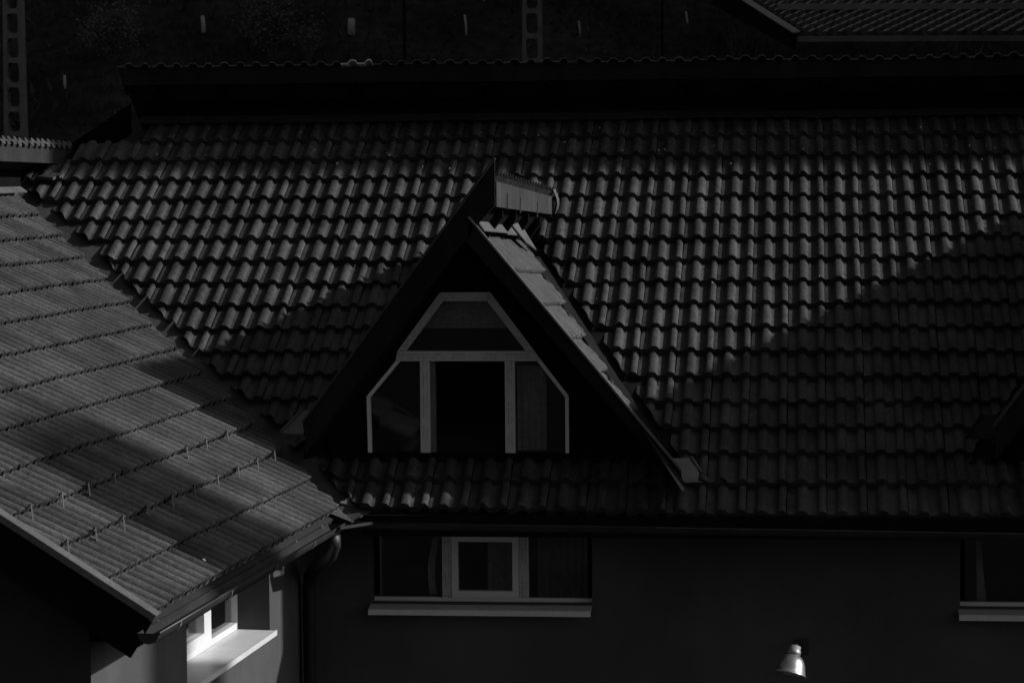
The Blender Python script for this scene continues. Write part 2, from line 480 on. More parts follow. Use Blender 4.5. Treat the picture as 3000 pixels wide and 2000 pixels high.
for t in tiles: t['mw'] = t['mw'] @ Matrix.Diagonal((1, 1, 1.1, 1))
BASE = BASES[.014]
lay(tiles, rear, M_TILE, 60)
BASE = BASES[0.052]
for j in range(1, 8):                                        # the slope beyond, out of sight
    pass
# gable end piece beside the wing ridge
b = MB(); b.prism([at_y(203, 425, .75), at_y(385, 303, .75), at_y(385, 470, .75), at_y(203, 470, .75)], (0, .004, 0)); part(b, 'gable_end', M_BLACKW, rear)

# ---- walls
def wall_holes(b, P0, du, dz, U, Z, rects, depth, nrm):
    """rect wall P0 + u*du + z*dz, u in (U0,U1), z in (Z0,Z1), holes rects (u0,u1,z0,z1), reveals going -nrm*depth"""
    us = sorted({U[0], U[1], *[q for r in rects for q in r[:2]]}); zs = sorted({Z[0], Z[1], *[q for r in rects for q in r[2:]]})
    pt = lambda u, z, d=0: P0+du*u+dz*z-nrm*d
    flip = du.cross(dz).dot(nrm) < 0
    def add(p): b.poly(p[::-1] if flip else p)
    for a, c in zip(us, us[1:]):
        for e, f in zip(zs, zs[1:]):
            if any(r[0] <= a and c <= r[1] and r[2] <= e and f <= r[3] for r in rects): continue
            add([pt(a, e), pt(c, e), pt(c, f), pt(a, f)])
    for a, c, e, f in rects:
        add([pt(a, e), pt(a, e, depth), pt(c, e, depth), pt(c, e)][::-1]); add([pt(a, f), pt(c, f), pt(c, f, depth), pt(a, f, depth)][::-1])
        add([pt(a, e), pt(a, f), pt(a, f, depth), pt(a, e, depth)][::-1]); add([pt(c, e), pt(c, e, depth), pt(c, f, depth), pt(c, f)][::-1])
ZT = -2.86
W1 = (-3.345, -1.618, -3.47, -2.90); W2 = (1.20, 2.95, -3.47, -2.90)
b = MB(); wall_holes(b, V((0, YW, 0)), XM, V((0, 0, 1)), (-4.0, 9.), (GZ, -2.75), [W1, W2], .15, V((0, -1, 0)))
b.prism([(9, YW, GZ), (9, 5, GZ), (9, 5, -3.), (9, .6, .2), (9, YW, -2.75)], (.05, 0, 0))
part(b, 'wall', M_WALL, house)
b = MB(); b.box((-3.6, YW-.62, -2.80), (9, YW+.05, -2.77)); part(b, 'soffit', M_BLACKW, house)
b = MB(); b.box((-3.3, YW-.66, -2.86), (9, YW-.625, -2.70)); part(b, 'eave_board', M_BLACKW, house)
# dark rooms behind the windows
for (xa, xb) in ((-3.7, -1.2), (.9, 3.3)):
    b = MB()
    q = [(xa, YW+.2), (xb, YW+.2), (xb, YW+2.5), (xa, YW+2.5)]
    for i, j in ((1, 2), (2, 3), (3, 0)): b.poly([(*q[i], -5), (*q[j], -5), (*q[j], -2.6), (*q[i], -2.6)])
    b.poly([(*p, -5) for p in q]); b.poly([(*p, -2.6) for p in q])
    for zz in ((-5, -3.47), (-2.9, -2.6)): b.poly([(xa, YW+.16, zz[0]), (xb, YW+.16, zz[0]), (xb, YW+.16, zz[1]), (xa, YW+.16, zz[1])])
    part(b, 'room', M_ROOM, house)

# ---- framed windows: every member carries uv (along, across) for the printed film
def member(parent, name, quad, y0, y1, m=None):
    """quad (x,z)x4: first two points run along the member; front at y0"""
    b = MB(); b.prism([(q[0], y0, q[1]) for q in quad], (0, y1-y0, 0)); o = part(b, name, m or M_FILM, parent)
    me = o.data; uv = me.uv_layers.new(name='UVMap')
    a = V((quad[0][0], 0, quad[0][1])); d = (V((quad[1][0], 0, quad[1][1]))-a).normalized(); n = V((-d.z, 0, d.x))
    vs = [(V((q[0], 0, q[1]))-a).dot(n) for q in quad]; lo, hi = min(vs), max(vs)
    for li, l in enumerate(me.loops):
        p = V(me.vertices[l.vertex_index].co); r = V((p.x, 0, p.z))-a
        uv.data[li].uv = (r.dot(d)+quad[0][0]*3.1, (r.dot(n)-lo)/(hi-lo))
    return o
def ring(b, outer, inner, y0, y1):
    n = len(outer)
    for i in range(n):
        j = (i+1) % n
        b.prism([(outer[i][0], y0, outer[i][1]), (outer[j][0], y0, outer[j][1]), (inner[j][0], y0, inner[j][1]), (inner[i][0], y0, inner[i][1])], (0, y1-y0, 0))
def pane(parent, pts, y):
    b = MB(); b.prism([(q[0], y, q[1]) for q in pts], (0, .008, 0)); return part(b, 'pane', M_GLASS, parent)
def lower_window(R, full):
    x0, x1, z0, z1 = R; y0, y1 = YW+.085, YW+.145
    b = MB(); b.prism([(x0+.004, y0, z0), (x1-.004, y0, z0), (x1-.004, y0, z0+.03), (x0+.004, y0, z0+.03)], (0, y1-y0, 0))
    f = part(b, 'window', M_WHITE, house)
    m0, m1 = x0+.545, x0+1.225
    if full:
        member(f, 'mullion', [(m0, z0+.03), (m0, z1-.05), (m0+.075, z1-.05), (m0+.075, z0+.03)], y0-.006, y1)
        member(f, 'mullion', [(m1-.075, z0+.03), (m1-.075, z1-.05), (m1, z1-.05), (m1, z0+.03)], y0-.006, y1)
        a, c = m0+.077, m1-.077
        b = MB(); ring(b, [(a, z0+.032), (c, z0+.032), (c, z1-.052), (a, z1-.052)], [(a+.05, z0+.085), (c-.05, z0+.085), (c-.05, z1-.10), (a+.05, z1-.10)], y0-.018, y1)
        sash = part(b, 'sash', M_WHITE, f)
        pane(f, [(a+.05, z0+.085), (c-.05, z0+.085), (c-.05, z1-.10), (a+.05, z1-.10)], y1-.03)
        pane(f, [(x0+.045, z0+.03), (m0, z0+.03), (m0, z1-.05), (x0+.045, z1-.05)], y1-.03)
        pane(f, [(m1, z0+.03), (x1-.045, z0+.03), (x1-.045, z1-.05), (m1, z1-.05)], y1-.03)
        b = MB(); n = 12                                     # curtain edge bowed inside the left light
        for i in range(n):
            t0, t1 = i/n, (i+1)/n; g = lambda t: x0+.445-.035*math.sin(math.pi*(.1+.9*t))+.03*t
            b.prism([(g(t0), y1+.012, z0+.04+t0*.5), (g(t0)+.055, y1+.02, z0+.04+t0*.5), (g(t1)+.055, y1+.02, z0+.04+t1*.5), (g(t1), y1+.012, z0+.04+t1*.5)], (0, .004, 0))
        part(b, 'curtain', M_CURT, f)
        b = MB()
        for i in range(8): b.prism([(a+.27+i*.03, y1+.05+.02*(i % 2), z0), (a+.3+i*.03, y1+.05+.02*((i+1) % 2), z0), (a+.3+i*.03, y1+.05+.02*((i+1) % 2), z1), (a+.27+i*.03, y1+.05+.02*(i % 2), z1)], (0, .003, 0))
        part(b, 'curtain', M_CURT, f)
        b = MB()
        for i in range(14): b.prism([(m1+.06+i*.028, y1+.06+.02*(i % 2), z0), (m1+.088+i*.028, y1+.06+.02*((i+1) % 2), z0), (m1+.088+i*.028, y1+.06+.02*((i+1) % 2), z1), (m1+.06+i*.028, y1+.06+.02*(i % 2), z1)], (0, .003, 0))
        part(b, 'curtain', mat('net_cloth', .12, .9, .3, 4), f)
    else:
        pane(f, [(x0+.045, z0+.03), (x1-.045, z0+.03), (x1-.045, z1-.05), (x0+.045, z1-.05)], y1-.03)
        b = MB(); b.prism([(x0+.13, y1+.04, z1), (x0+.16, y1+.04, z1), (x0+.21, y1+.04, z0+.02), (x0+.14, y1+.04, z0+.02)], (0, .004, 0)); part(b, 'curtain', M_CURT, f)
    b = MB(); b.prism([(x0-.012, y0-.002, z0+.004), (x0-.012, YW-.11, z0-.036), (x0-.012, YW-.11, z0-.048), (x0-.012, y0-.002, z0-.010)], (x1-x0+.008, 0, 0))
    b.prism([(x0-.012, YW-.1125, z0-.036), (x0-.012, YW-.125, z0-.036), (x0-.012, YW-.125, z0-.080), (x0-.012, YW-.1125, z0-.080)], (x1-x0+.008, 0, 0))
    part(b, 'sill', M_SILL, f)
    return f
lower_window(W1, True); lower_window(W2, False)

# ---- eaves gutter of the main roof
def half_round(path, r, n=9, thick=.0, up=V((0, 0, 1)), side=None):
    b = MB(); P = [V(p) for p in path]; d = (P[-1]-P[0]).normalized(); sd = side or d.cross(up).normalized()
    rows = []
    for p in P: rows.append([p+sd*math.cos(math.pi*i/(n-1))*r-up*math.sin(math.pi*i/(n-1))*r for i in range(n)])
    for A, B in zip(rows, rows[1:]):
        for i in range(n-1):
            b.poly([A[i], A[i+1], B[i+1], B[i]], True)
            o = lambda q, c: c+(q-c)*.94
    for A, B, p, q in zip(rows, rows[1:], P, P[1:]):
        for i in range(n-1): b.poly([p+(A[i+1]-p)*.95, p+(A[i]-p)*.95, q+(B[i]-q)*.95, q+(B[i+1]-q)*.95], True)
    for A, p in ((rows[0], P[0]), (rows[-1], P[-1])): b.poly(A)
    lip = [R_[0] for R_ in rows]; b.tube(lip, .009, 8)
    return b
gz = lambda x: -2.755-.011*(x+3.2)
part(half_round([(x, -4.39, gz(x)) for x in (-3.35, -1, 1.5, 4, 9)], .06, side=V((0, -1, 0))), 'gutter', M_GUT, house)

# ---- valley flashing between house and wing
b = MB()
for j in range(6):
    t0, t1 = -4.42+j*.75, -4.42+(j+1)*.75+.05
    for sgn in (1, -1):
        def q(y, off):
            c = VP0+VAL*((y-VP0.y)/VAL.y); h = c+VN*off*sgn
            if sgn > 0: h.z = -(NM.x*h.x+NM.y*h.y)/NM.z
            else: h.z = (NL.dot(OL)-NL.x*h.x-NL.y*h.y)/NL.z
            return h-V((0, 0, .055+.006*(j % 2)))
        b.prism([q(t0, 0), q(t0, .36), q(t1, .36), q(t1, 0)], (0, 0, -.008))
part(b, 'valley_flashing', mat('lead_sheet', .045, .6, .3, 4, 40, .05, spec=.2), house)
VE = VP0+VAL*((-4.45-VP0.y)/VAL.y)

# ---- dormers
def make_dormer(D, full):
    yf = D.yf; P = D.P; xt = D.xt
    cL, cR = math.cos(math.atan(1.338)), math.cos(math.atan(1.2)); h0 = .06
    lz = lambda x: D.lt(x)-h0/cL; rz = lambda x: D.rt(x)-h0/cR
    b = MB()
    for f, xa, xb in ((lz, xt, D.xB), (rz, -2.52, D.xR-.13)):
        a, c = (xa, f(xa)), (xb, f(xb))
        ba, bc = D.back(a[1])+.1, D.back(c[1])+.1
        b.prism([P(a[0], yf+.03, a[1]), P(c[0], yf+.03, c[1]), P(c[0], max(bc, yf+.2), c[1]), P(a[0], ba, a[1])], V((0, 0, -.07)))
    dm = part(b, 'dormer', M_BLACKW, house)
    # gable wall with the window opening
    wp = [(-2.774, -1.046), (-2.389, -1.046), (-1.787, -1.847), (-1.787, -2.29), (-3.356, -2.29), (-3.356, -1.851)]
    yw = D.yw; b = MB(); X = D.dx+.037*(yw-yf)
    apex = (-2.62, lz(-2.62)-.1)
    op = [(-2.62, lz(-2.62)-.06), (-1.05, rz(-1.05)-.06), (-1.05, -2.5), (-3.66, -2.5), (-3.66, lz(-3.66)-.06)]
    sh = lambda q: (q[0]+(0 if full else D.dx), yw, q[1])
    links = [(0, 0), (0, 1), (1, 2), (2, 3), (3, 4), (4, 5)]
    for pol in ([op[0], wp[1], wp[0]], [op[0], op[1], wp[2], wp[1]], [op[1], op[2], wp[3], wp[2]], [op[2], op[3], wp[4], wp[3]], [op[3], op[4], wp[5], wp[4]], [op[4], op[0], wp[0], wp[5]]):
        b.prism([sh(q) for q in pol], (0, .05, 0))
    part(b, 'gable_wall', M_BLACKW, dm)
    # barge boards
    A = lambda x: D.lt(x)+.108
    b = MB(); wv = .15/cL; xe = xt-.006
    b.prism([P(xe, yf, A(xe)), P(xe, yf, A(xe)-.346), P(xe-.13, yf, A(xe-.13)-wv-.06), P(D.xB+.02, yf, A(D.xB)-wv+.02), P(D.xB+.02, yf, A(D.xB)-.11), P(D.xB, yf, A(D.xB))], (0, .035, 0)); part(b, 'barge_board', M_DARKWOOD, dm)
    b = MB(); b.beam(P(xe, yf+.02, A(xe)+.012), P(D.xB, yf+.02, A(D.xB)+.012), .085, .016, up=(-.8, 0, .6)); part(b, 'verge_trim', M_GUT, dm)
    Bz = lambda x: D.rt(x)+.02
    b = MB(); b.prism([P(-2.50, yf, Bz(-2.50)), P(-2.52, yf, Bz(-2.52)-.2), P(D.xR-.03, yf, Bz(D.xR)-.075), P(D.xR, yf, Bz(D.xR)-.06), P(D.xR, yf, Bz(D.xR))], (0, .035, 0)); part(b, 'barge_board', M_DARKWOOD, dm)
    b = MB(); b.beam(P(-2.505, yf+.012, Bz(-2.505)+.010), P(D.xR, yf+.012, Bz(D.xR)+.010), .05, .014, up=(.77, 0, .64)); part(b, 'verge_trim', M_METAL, dm)
    # fascia under the overshooting left slope, with tarpaulin-like streaks; bent flashing at its end
    ybk = D.back(D.lt(xt))-.12
    b = MB(); b.prism([P(xt-.02, yf+.035, -.19+(xt+2.298)*1.338), P(xt-.02, ybk-.28, -.19+(xt+2.298)*1.338), P(xt-.02, ybk-.28, -.345+(xt+2.298)*1.338), P(xt-.02, yf+.035, -.382+(xt+2.298)*1.338)], (.022, 0, 0)); part(b, 'fascia_board', M_FASCIA, dm)
    if full:
        for q in range(3):
            yy = yf+.5+q*.9+rnd(-.1, .1); zc = -.30+rnd(-.03, .02); b = MB(); b.beam(P(xt+.008, yy, zc+.05), P(xt+.008, yy+rnd(-.03, .03), zc-.075), .008, .012, up=(0, 1, 0)); part(b, 'pale_streak', M_METAL, dm)  # thin metal strips standing for the pale streaks on the fascia
        b = MB(); a0 = P(xt+.02, ybk-.28, -.08)
        for i in range(5):
            t0, t1 = i/5, (i+1)/5; g = lambda t: a0+V((-.01+.035*math.sin(t*2.8), .03*t, -.05-.21*t))
            b.prism([g(t0), g(t0)+V((.012, .10, .01)), g(t1)+V((.008, .09, .0)), g(t1)], V((.004, -.004, 0)))
        part(b, 'bent_flashing', M_METAL, dm)
    # rafters of the left slope seen through the gap
    for q in range(5):
        yy = yf+.55+q*.72; b = MB(); xa, xb = xt-.03, -2.72
        b.prism([P(xa, yy, lz(xa)-.07), P(xa, yy, lz(xa)-.17), P(xb, yy, lz(xb)-.17), P(xb, yy, lz(xb)-.07)], (.0, .05, 0)); part(b, 'rafter', M_BLACKW, dm)
        b = MB(); b.beam(P(xt-.025, yy+.025, lz(xt-.025)-.176), P(-2.50, yy+.025, lz(-2.50)-.176), .014, .008, up=(-.8, 0, .6)); part(b, 'lit_rafter_edge', M_FASCIA, dm)  # paler strip puts the sunlit edge of the rafter into the colour
    b = MB(); b.prism([P(-2.60, yf+.6, -1.0), P(-2.60, yf+.6, -.40), P(-2.60, -.7, -.40), P(-2.60, -.7, -1.0)], (.02, 0, 0)); part(b, 'ridge_board', M_BLACKW, dm)
    # flashing along the top of the right slope
    b = MB(); n = 3
    for q in range(n):
        ya = yf+.04+q*.60; x_a, x_b = -2.53, -2.395; e = .006*(q % 2)
        b.prism([P(x_a, ya, D.rt(x_a)+.075+e), P(x_b, ya, D.rt(x_b)+.055+e), P(x_b+rnd(-.02, .02), ya+.66, D.rt(x_b)+.06+e), P(x_a, ya+.66, D.rt(x_a)+.085+e)], V((.006, 0, .006)))
    part(b, 'ridge_flashing', M_METAL, dm)
    if full:
        b = MB(); y0 = yf+1.75; b.prism([P(-2.47, y0, D.rt(-2.47)+.10), P(-2.33, y0+.08, D.rt(-2.33)+.08), P(-2.29, y0+.42, D.rt(-2.29)+.07), P(-2.50, y0+.22, D.rt(-2.5)+.21)], V((.006, 0, .006))); part(b, 'flashing_sheet', M_METAL, dm)
    # valley flashing right side
    b = MB()
    n = 5
    for i in range(n):
        xa, xb = -2.35+(D.xR+2.35)*i/n, -2.35+(D.xR+2.35)*(i+1)/n+.03
        A0, B0 = P(xa, D.back(D.rt(xa)), D.rt(xa)), P(xb, D.back(D.rt(xb)), D.rt(xb))
        for q in (A0, B0): q.z = q.y*math.tan(PH)-.05+.004*(i % 2)
        o = V((.30, 0, 0)); up = V((0, -.80, .038))
        b.prism([A0, B0, B0+o, A0+o], (0, 0, -.006)); b.prism([A0, B0, B0+up, A0+up], (.006, 0, .004))
    part(b, 'valley_flashing', M_VAL, dm)
    # foot flashing at the eave ends of both slopes
    def foot(sg):
        xe = D.xR if sg > 0 else D.xB
        z = (Bz(D.xR) if sg > 0 else A(D.xB))-.05
        e = P(xe, yf+.0, z); b = MB()
        q = [e+V((0, .02, -.03)), e+V((sg*.19, .10, -.03)), e+V((sg*.06, .34, .12)), e+V((-sg*.10, .30, .12))]
        b.prism(q, (0, 0, -.006)); b.beam(q[1], q[2], .012, .03)
        part(b, 'foot_flashing', M_METAL if full else M_VAL, dm)
    foot(1); foot(-1)
    # tiles: right slope
    def slope_tiles(f, slope, x_top, x_end, sgn, vis, ytop_front):
        c = math.cos(math.atan(slope)); up = V((-sgn*c, 0, math.sin(math.atan(slope)))); ax = V((0, 1, 0)) if sgn > 0 else V((0, -1, 0))
        ax = (ax+V((.037, 0, -.05))*(1 if sgn > 0 else -1)).normalized(); nn = ax.cross(up).normalized(); up = nn.cross(ax).normalized()
        ts = []; ln = abs(x_end-x_top)/c; nr = int(ln/L)+1
        for r in range(nr):
            d = ln-r*L
            if d < .12: continue
            xx = x_top+sgn*d*c; zz = f(xx)
            yb = D.back(zz, .0)+.15; y0 = yf+.045; j = 0
            while y0+j*.3 < yb:
                yy = y0+j*.3+(0 if sgn > 0 else .3); q = P(xx, yy, zz); j += 1
                t = dict(mw=frame(q, ax, up, nn, .004, .006), score=1. if vis(r, j, nr) else 0)
                keepers = []
                top = P(x_top, yf, f(x_top)); keepers.append((top, V((1, -.037, 0))*sgn))
                # do not run into the main roof
                keepers.append((V((0, 0, .0)), V((0, -math.sin(PH), math.cos(PH)))))
                if sgn > 0:
                    p1, p2 = P(-1.1, D.back(f(-1.1))-.72, f(-1.1)), P(-2.3, D.back(f(-2.3))-.55, f(-2.3)); dd = p2-p1; keepers.append((p1, V((-dd.y, dd.x, 0)) if (-dd.y) < 0 else V((dd.y, -dd.x, 0))))
                t['keep'] = keepers; ts.append(t)
        return ts
    ts = slope_tiles(D.rt, 1.2, -2.46, D.xR+.01, 1, lambda r, j, n: full, 0)
    ts += slope_tiles(D.lt, 1.338, xt+.01, D.xB, -1, lambda r, j, n: full and r >= n-2, 0)
    lay(ts, dm, M_TILED, 200)
    return dm
d1 = make_dormer(D1, True); d2 = make_dormer(D2, False)

# ---- dormer window
yw = D1.yw; y0, y1 = yw-.025, yw+.045
b = MB()
for quad in ([(-2.774, -1.046), (-2.389, -1.046), (-2.412, -1.113), (-2.752, -1.113)],):
    pass
fr = MB(); fr.prism([(-2.752, y0, -1.113), (-2.774, y0, -1.046), (-2.389, y0, -1.046), (-2.412, y0, -1.113)], (0, y1-y0, 0))
win = part(fr, 'window', M_WHITE, house, 'trapezoid gable window of pale filmed frame')
win.data.materials[0] = M_FILM; win.data.uv_layers.new(name='UVMap')
for li, l in enumerate(win.data.loops):
    c = win.data.vertices[l.vertex_index].co; win.data.uv_layers[0].data[li].uv = (c.x, (c.z+1.113)/.067)
member(win, 'frame_side', [(-3.112, -1.498), (-2.776, -1.046), (-2.754, -1.1135), (-3.045, -1.498)], y0, y1)
member(win, 'frame_side', [(-2.387, -1.046), (-2.048, -1.498), (-2.115, -1.498), (-2.410, -1.1135)], y0, y1)
member(win, 'transom', [(-3.128, -1.577), (-1.990, -1.577), (-2.046, -1.500), (-3.113, -1.500)], y0-.003, y1)
member(win, 'frame_side', [(-3.359, -1.851), (-3.130, -1.579), (-3.094, -1.579), (-3.333, -1.862)], y0, y1, M_WHITE)
member(win, 'frame_side', [(-1.990, -1.579), (-1.785, -1.845), (-1.812, -1.856), (-2.026, -1.579)], y0, y1, M_WHITE)
member(win, 'frame_side', [(-3.359, -1.853), (-3.333, -1.864), (-3.326, -2.288), (-3.352, -2.288)], y0, y1, M_WHITE)
member(win, 'frame_side', [(-1.812, -1.858), (-1.785, -1.847), (-1.785, -2.288), (-1.812, -2.288)], y0, y1, M_WHITE)
member(win, 'mullion', [(-2.938, -2.288), (-2.938, -1.579), (-2.863, -1.579), (-2.863, -2.288)], y0-.002, y1)
member(win, 'mullion', [(-2.278, -2.288), (-2.278, -1.579), (-2.201, -1.579), (-2.201, -2.288)], y0-.002, y1)
b = MB(); b.box((-2.862, y1-.03, -2.288), (-2.825, y1+.04, -1.579)); part(b, 'sash_edge', M_METAL, win)
pane(win, [(-3.045, -1.498), (-2.115, -1.498), (-2.412, -1.115), (-2.752, -1.115)], y1-.03)
pane(win, [(-3.326, -2.285), (-2.939, -2.285), (-2.939, -1.58), (-3.094, -1.58), (-3.333, -1.864)], y1-.03)
pane(win, [(-2.2, -2.285), (-1.813, -2.285), (-1.813, -1.858), (-2.026, -1.58), (-2.2, -1.58)], y1-.03)
b = MB()
for i in range(9): b.prism([(-2.195+i*.025, y1+.05+.02*(i % 2), -2.28), (-2.17+i*.025, y1+.05+.02*((i+1) % 2), -2.28), (-2.17+i*.025, y1+.05+.02*((i+1) % 2), -1.62), (-2.195+i*.025, y1+.05+.02*(i % 2), -1.62)], (0, .003, 0))
part(b, 'curtain', M_CURT, win)
b = MB(); b.prism([(-3.0, y1+.05, -1.33), (-2.15, y1+.05, -1.33), (-2.41, y1+.06, -1.12), (-2.75, y1+.06, -1.12)], (0, .003, 0)); part(b, 'curtain', M_CURT, win)
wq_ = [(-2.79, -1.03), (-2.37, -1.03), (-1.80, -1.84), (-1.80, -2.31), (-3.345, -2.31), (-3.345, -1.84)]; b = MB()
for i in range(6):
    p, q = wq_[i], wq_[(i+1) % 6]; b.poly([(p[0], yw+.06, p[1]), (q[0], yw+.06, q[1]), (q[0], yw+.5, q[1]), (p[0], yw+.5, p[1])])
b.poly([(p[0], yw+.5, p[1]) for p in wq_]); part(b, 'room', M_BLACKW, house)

# ================================================================== WING
wing = thing('house_wing', W(-7, -6, GZ), 'house wing with pale ribbed tiled roof, snow guards and sunlit wall', 'house')
VE_, ZE = -3.213, -2.641                                    # eave line (v, z)
U0, U1 = -9.61, .5
def WP(k, u, h=0.): return OL - DY*OL.dot(DY)*0 + DNL*(S0-k*L) + DY*(u-OL.dot(DY)) + NL*h
b = MB(); b.prism([WP(-.0, U0+.03, -.09), WP(-.0, 2, -.09), WP(13.2, 2, -.09), WP(13.2, U0+.03, -.09)], NL*-.1)
b2 = clip_keep([([V(b.v[i]) for i in f], 0) for f in b.f], VP0-VN*.02, -VN)
me = polys_mesh('roof', b2, M_DECK); me.polygons.foreach_set('use_smooth', [False]*len(me.polygons))
wroof = bpy.data.objects.new('roof', me); COL.objects.link(wroof); wroof.parent = wing; wroof.matrix_parent_inverse = parent_world(wing).inverted()
tiles = []
for kk in range(0, 13):
    j = 0
    while True:
        u = U0+.06+j*.3; j += 1
        P = WP(kk, u, .006*noise.noise(V((u*.6, kk*.5, 2))))
        if (P-VP0).dot(VN) > .1: break
        e = WP(kk+.5, u+.15); X, Y = px(e); vis = X > -40 and (e-VP0).dot(VN) < -.05
        t = dict(mw=frame(P+UPL*.008*noise.noise(V((u*.5, kk*.8, 7))), DY, UPL, NL, .005, .006), score=FPX/(e-CAM).length if vis else 0)
        if (P-VP0).dot(VN) > -1.: t['keep'] = [(VP0-VN*(.14+rnd(-.02, .03)), -VN)]
        tiles.append(t)
BASE = BASES[.013]
lay(tiles, wroof, M_TILEW, 300)
BASE = BASES[0.052]
# verge trim and barge at the gable end
b = MB()
b.prism([WP(-.12, U0-.02, .028), WP(13.2, U0-.02, .028), WP(13.2, U0+.055, .034), WP(-.12, U0+.055, .034)], NL*.012)
b.prism([WP(-.12, U0-.034, .04), WP(13.2, U0-.034, .04), WP(13.2, U0-.034, .0), WP(-.12, U0-.034, .0)], DY*.012)
part(b, 'verge_trim', M_VERGE, wing)
b = MB(); b.prism([WP(-.1, U0-.02, -.01), WP(13.2, U0-.02, -.01), WP(13.2, U0-.02, -.26), WP(-.1, U0-.02, -.26)], DY*.03); part(b, 'barge_board', M_BLACKW, wing)
b = MB(); b.prism([WP(-.05, U0+.012, -.2), WP(13.2, U0+.012, -.2), WP(13.2, -8.9, -.2), WP(-.05, -8.9, -.2)], NL*-.02); part(b, 'soffit', M_BLACKW, wing)
# snow guards
def guard(k, u, tilt):
    P = WP(k, u, .03); b = MB(); ap = P+V((0, 0, .048))+DNL*.012+DY*tilt
    b.beam(ap, P+DNL*.05+DY*(.006+tilt)-NL*.045, .009, .004, up=(.75, -.66, 0))
    g = part(b, 'snow_guard', M_GUARD, wroof)
    b = MB(); b.beam(P-DNL*.03-DY*.06-V((0, 0, .03)), ap-DY*.006, .009, .005, up=DY); part(b, 'snow_guard', M_BLACKW, wroof)  # back leg coloured black to stand for its shaded side
for u in (-4.85, -5.44, -5.95, -7.64, -8.17, -8.70, -9.27): guard(2.97, u+.03, rnd(-.01, .01))
for u in (-4.55, -5.08, -5.62, -6.16, -6.76, -7.29, -7.87, -8.38, -8.94, -9.45): guard(1.97, u+.03, rnd(-.01, .01))
# wing walls
VW = -3.65; UG = -9.35
WN = (-7.33, -5.13, -3.505, -2.96)
b = MB(); wall_holes(b, VD*VW, DY, V((0, 0, 1)), (UG, -3.94), (GZ, -2.86), [WN], .25, VD)
zr = lambda v: ZE+(VE_-v)*math.tan(PL)-.22
part(b, 'wall', M_WALL, wing)
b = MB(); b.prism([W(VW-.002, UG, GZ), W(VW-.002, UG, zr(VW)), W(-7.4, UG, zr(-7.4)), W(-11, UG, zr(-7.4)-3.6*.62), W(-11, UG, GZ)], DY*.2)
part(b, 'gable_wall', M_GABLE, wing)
b = MB(); b.box((0, 0, 0), (1, 1, 1)); b.v = [tuple(W(VW+.01+p[0]*(VE_-VW-.03), UG-.05+p[1]*4.6, -2.83+p[2]*.02)) for p in b.v]; part(b, 'soffit', M_BLACKW, wing)
# wing window
def wq(u, z, v): return W(v, u, z)
def wring(b, o, i, v0, v1):
    for a in range(4):
        c = (a+1) % 4; b.prism([wq(*o[a], v0), wq(*o[c], v0), wq(*i[c], v0), wq(*i[a], v0)], VD*(v1-v0))
va, vb = -3.895, -3.96; u0, u1, z0, z1 = WN
b = MB(); wring(b, [(u0, z0+.015), (u1, z0+.015), (u1, z1), (u0, z1)], [(u0+.05, z0+.065), (u1-.012, z0+.065), (u1-.012, z1-.05), (u0+.05, z1-.05)], va, vb)
ww = part(b, 'window', M_WHITE, wing)
b = MB(); b.prism([wq(-5.98, z0+.066, va-.001), wq(-5.85, z0+.066, va-.001), wq(-5.85, z1-.051, va-.001), wq(-5.98, z1-.051, va-.001)], VD*-.065); part(b, 'mullion', M_WHITE, ww)
b = MB(); wring(b, [(u0+.052, z0+.067), (-5.982, z0+.067), (-5.982, z1-.052), (u0+.052, z1-.052)], [(u0+.12, z0+.145), (-6.08, z0+.145), (-6.08, z1-.11), (u0+.12, z1-.11)], va+.012, vb); part(b, 'sash', M_WHITE, ww)
for ua, ub, za in ((-5.85, u1-.012, z0+.065), (u0+.12, -6.08, z0+.145)):
    b = MB(); b.prism([wq(ua, za, vb+.02), wq(ub, za, vb+.02), wq(ub, z1-.05, vb+.02), wq(ua, z1-.05, vb+.02)], VD*-.008); part(b, 'pane', M_GLASS, ww)
b = MB(); b.prism([wq(u0-.0, z0+.014, va+.002), wq(u1+.0, z0+.014, va+.002), wq(u1+.0, z0+.008, -3.615), wq(u0-.0, z0+.008, -3.615)], V((0, 0, -.012)))
b.prism([wq(u0-.02, z0+.0095, -3.6135), wq(u1+.02, z0+.0095, -3.6135), wq(u1+.02, z0-.03, -3.6135), wq(u0-.02, z0-.03, -3.6135)], VD*.014); part(b, 'sill', M_SILL, ww)
b = MB(); q = [(u0-.3, -3.98), (u1+.3, -3.98), (u1+.3, -6), (u0-.3, -6)]
for i, j in ((1, 2), (2, 3), (3, 0)): b.poly([W(q[i][1], q[i][0], -4.5), W(q[j][1], q[j][0], -4.5), W(q[j][1], q[j][0], -2.7), W(q[i][1], q[i][0], -2.7)])
b.poly([W(p[1], p[0], -4.5) for p in q]); b.poly([W(p[1], p[0], -2.7) for p in q]); part(b, 'room', M_ROOM, wing)
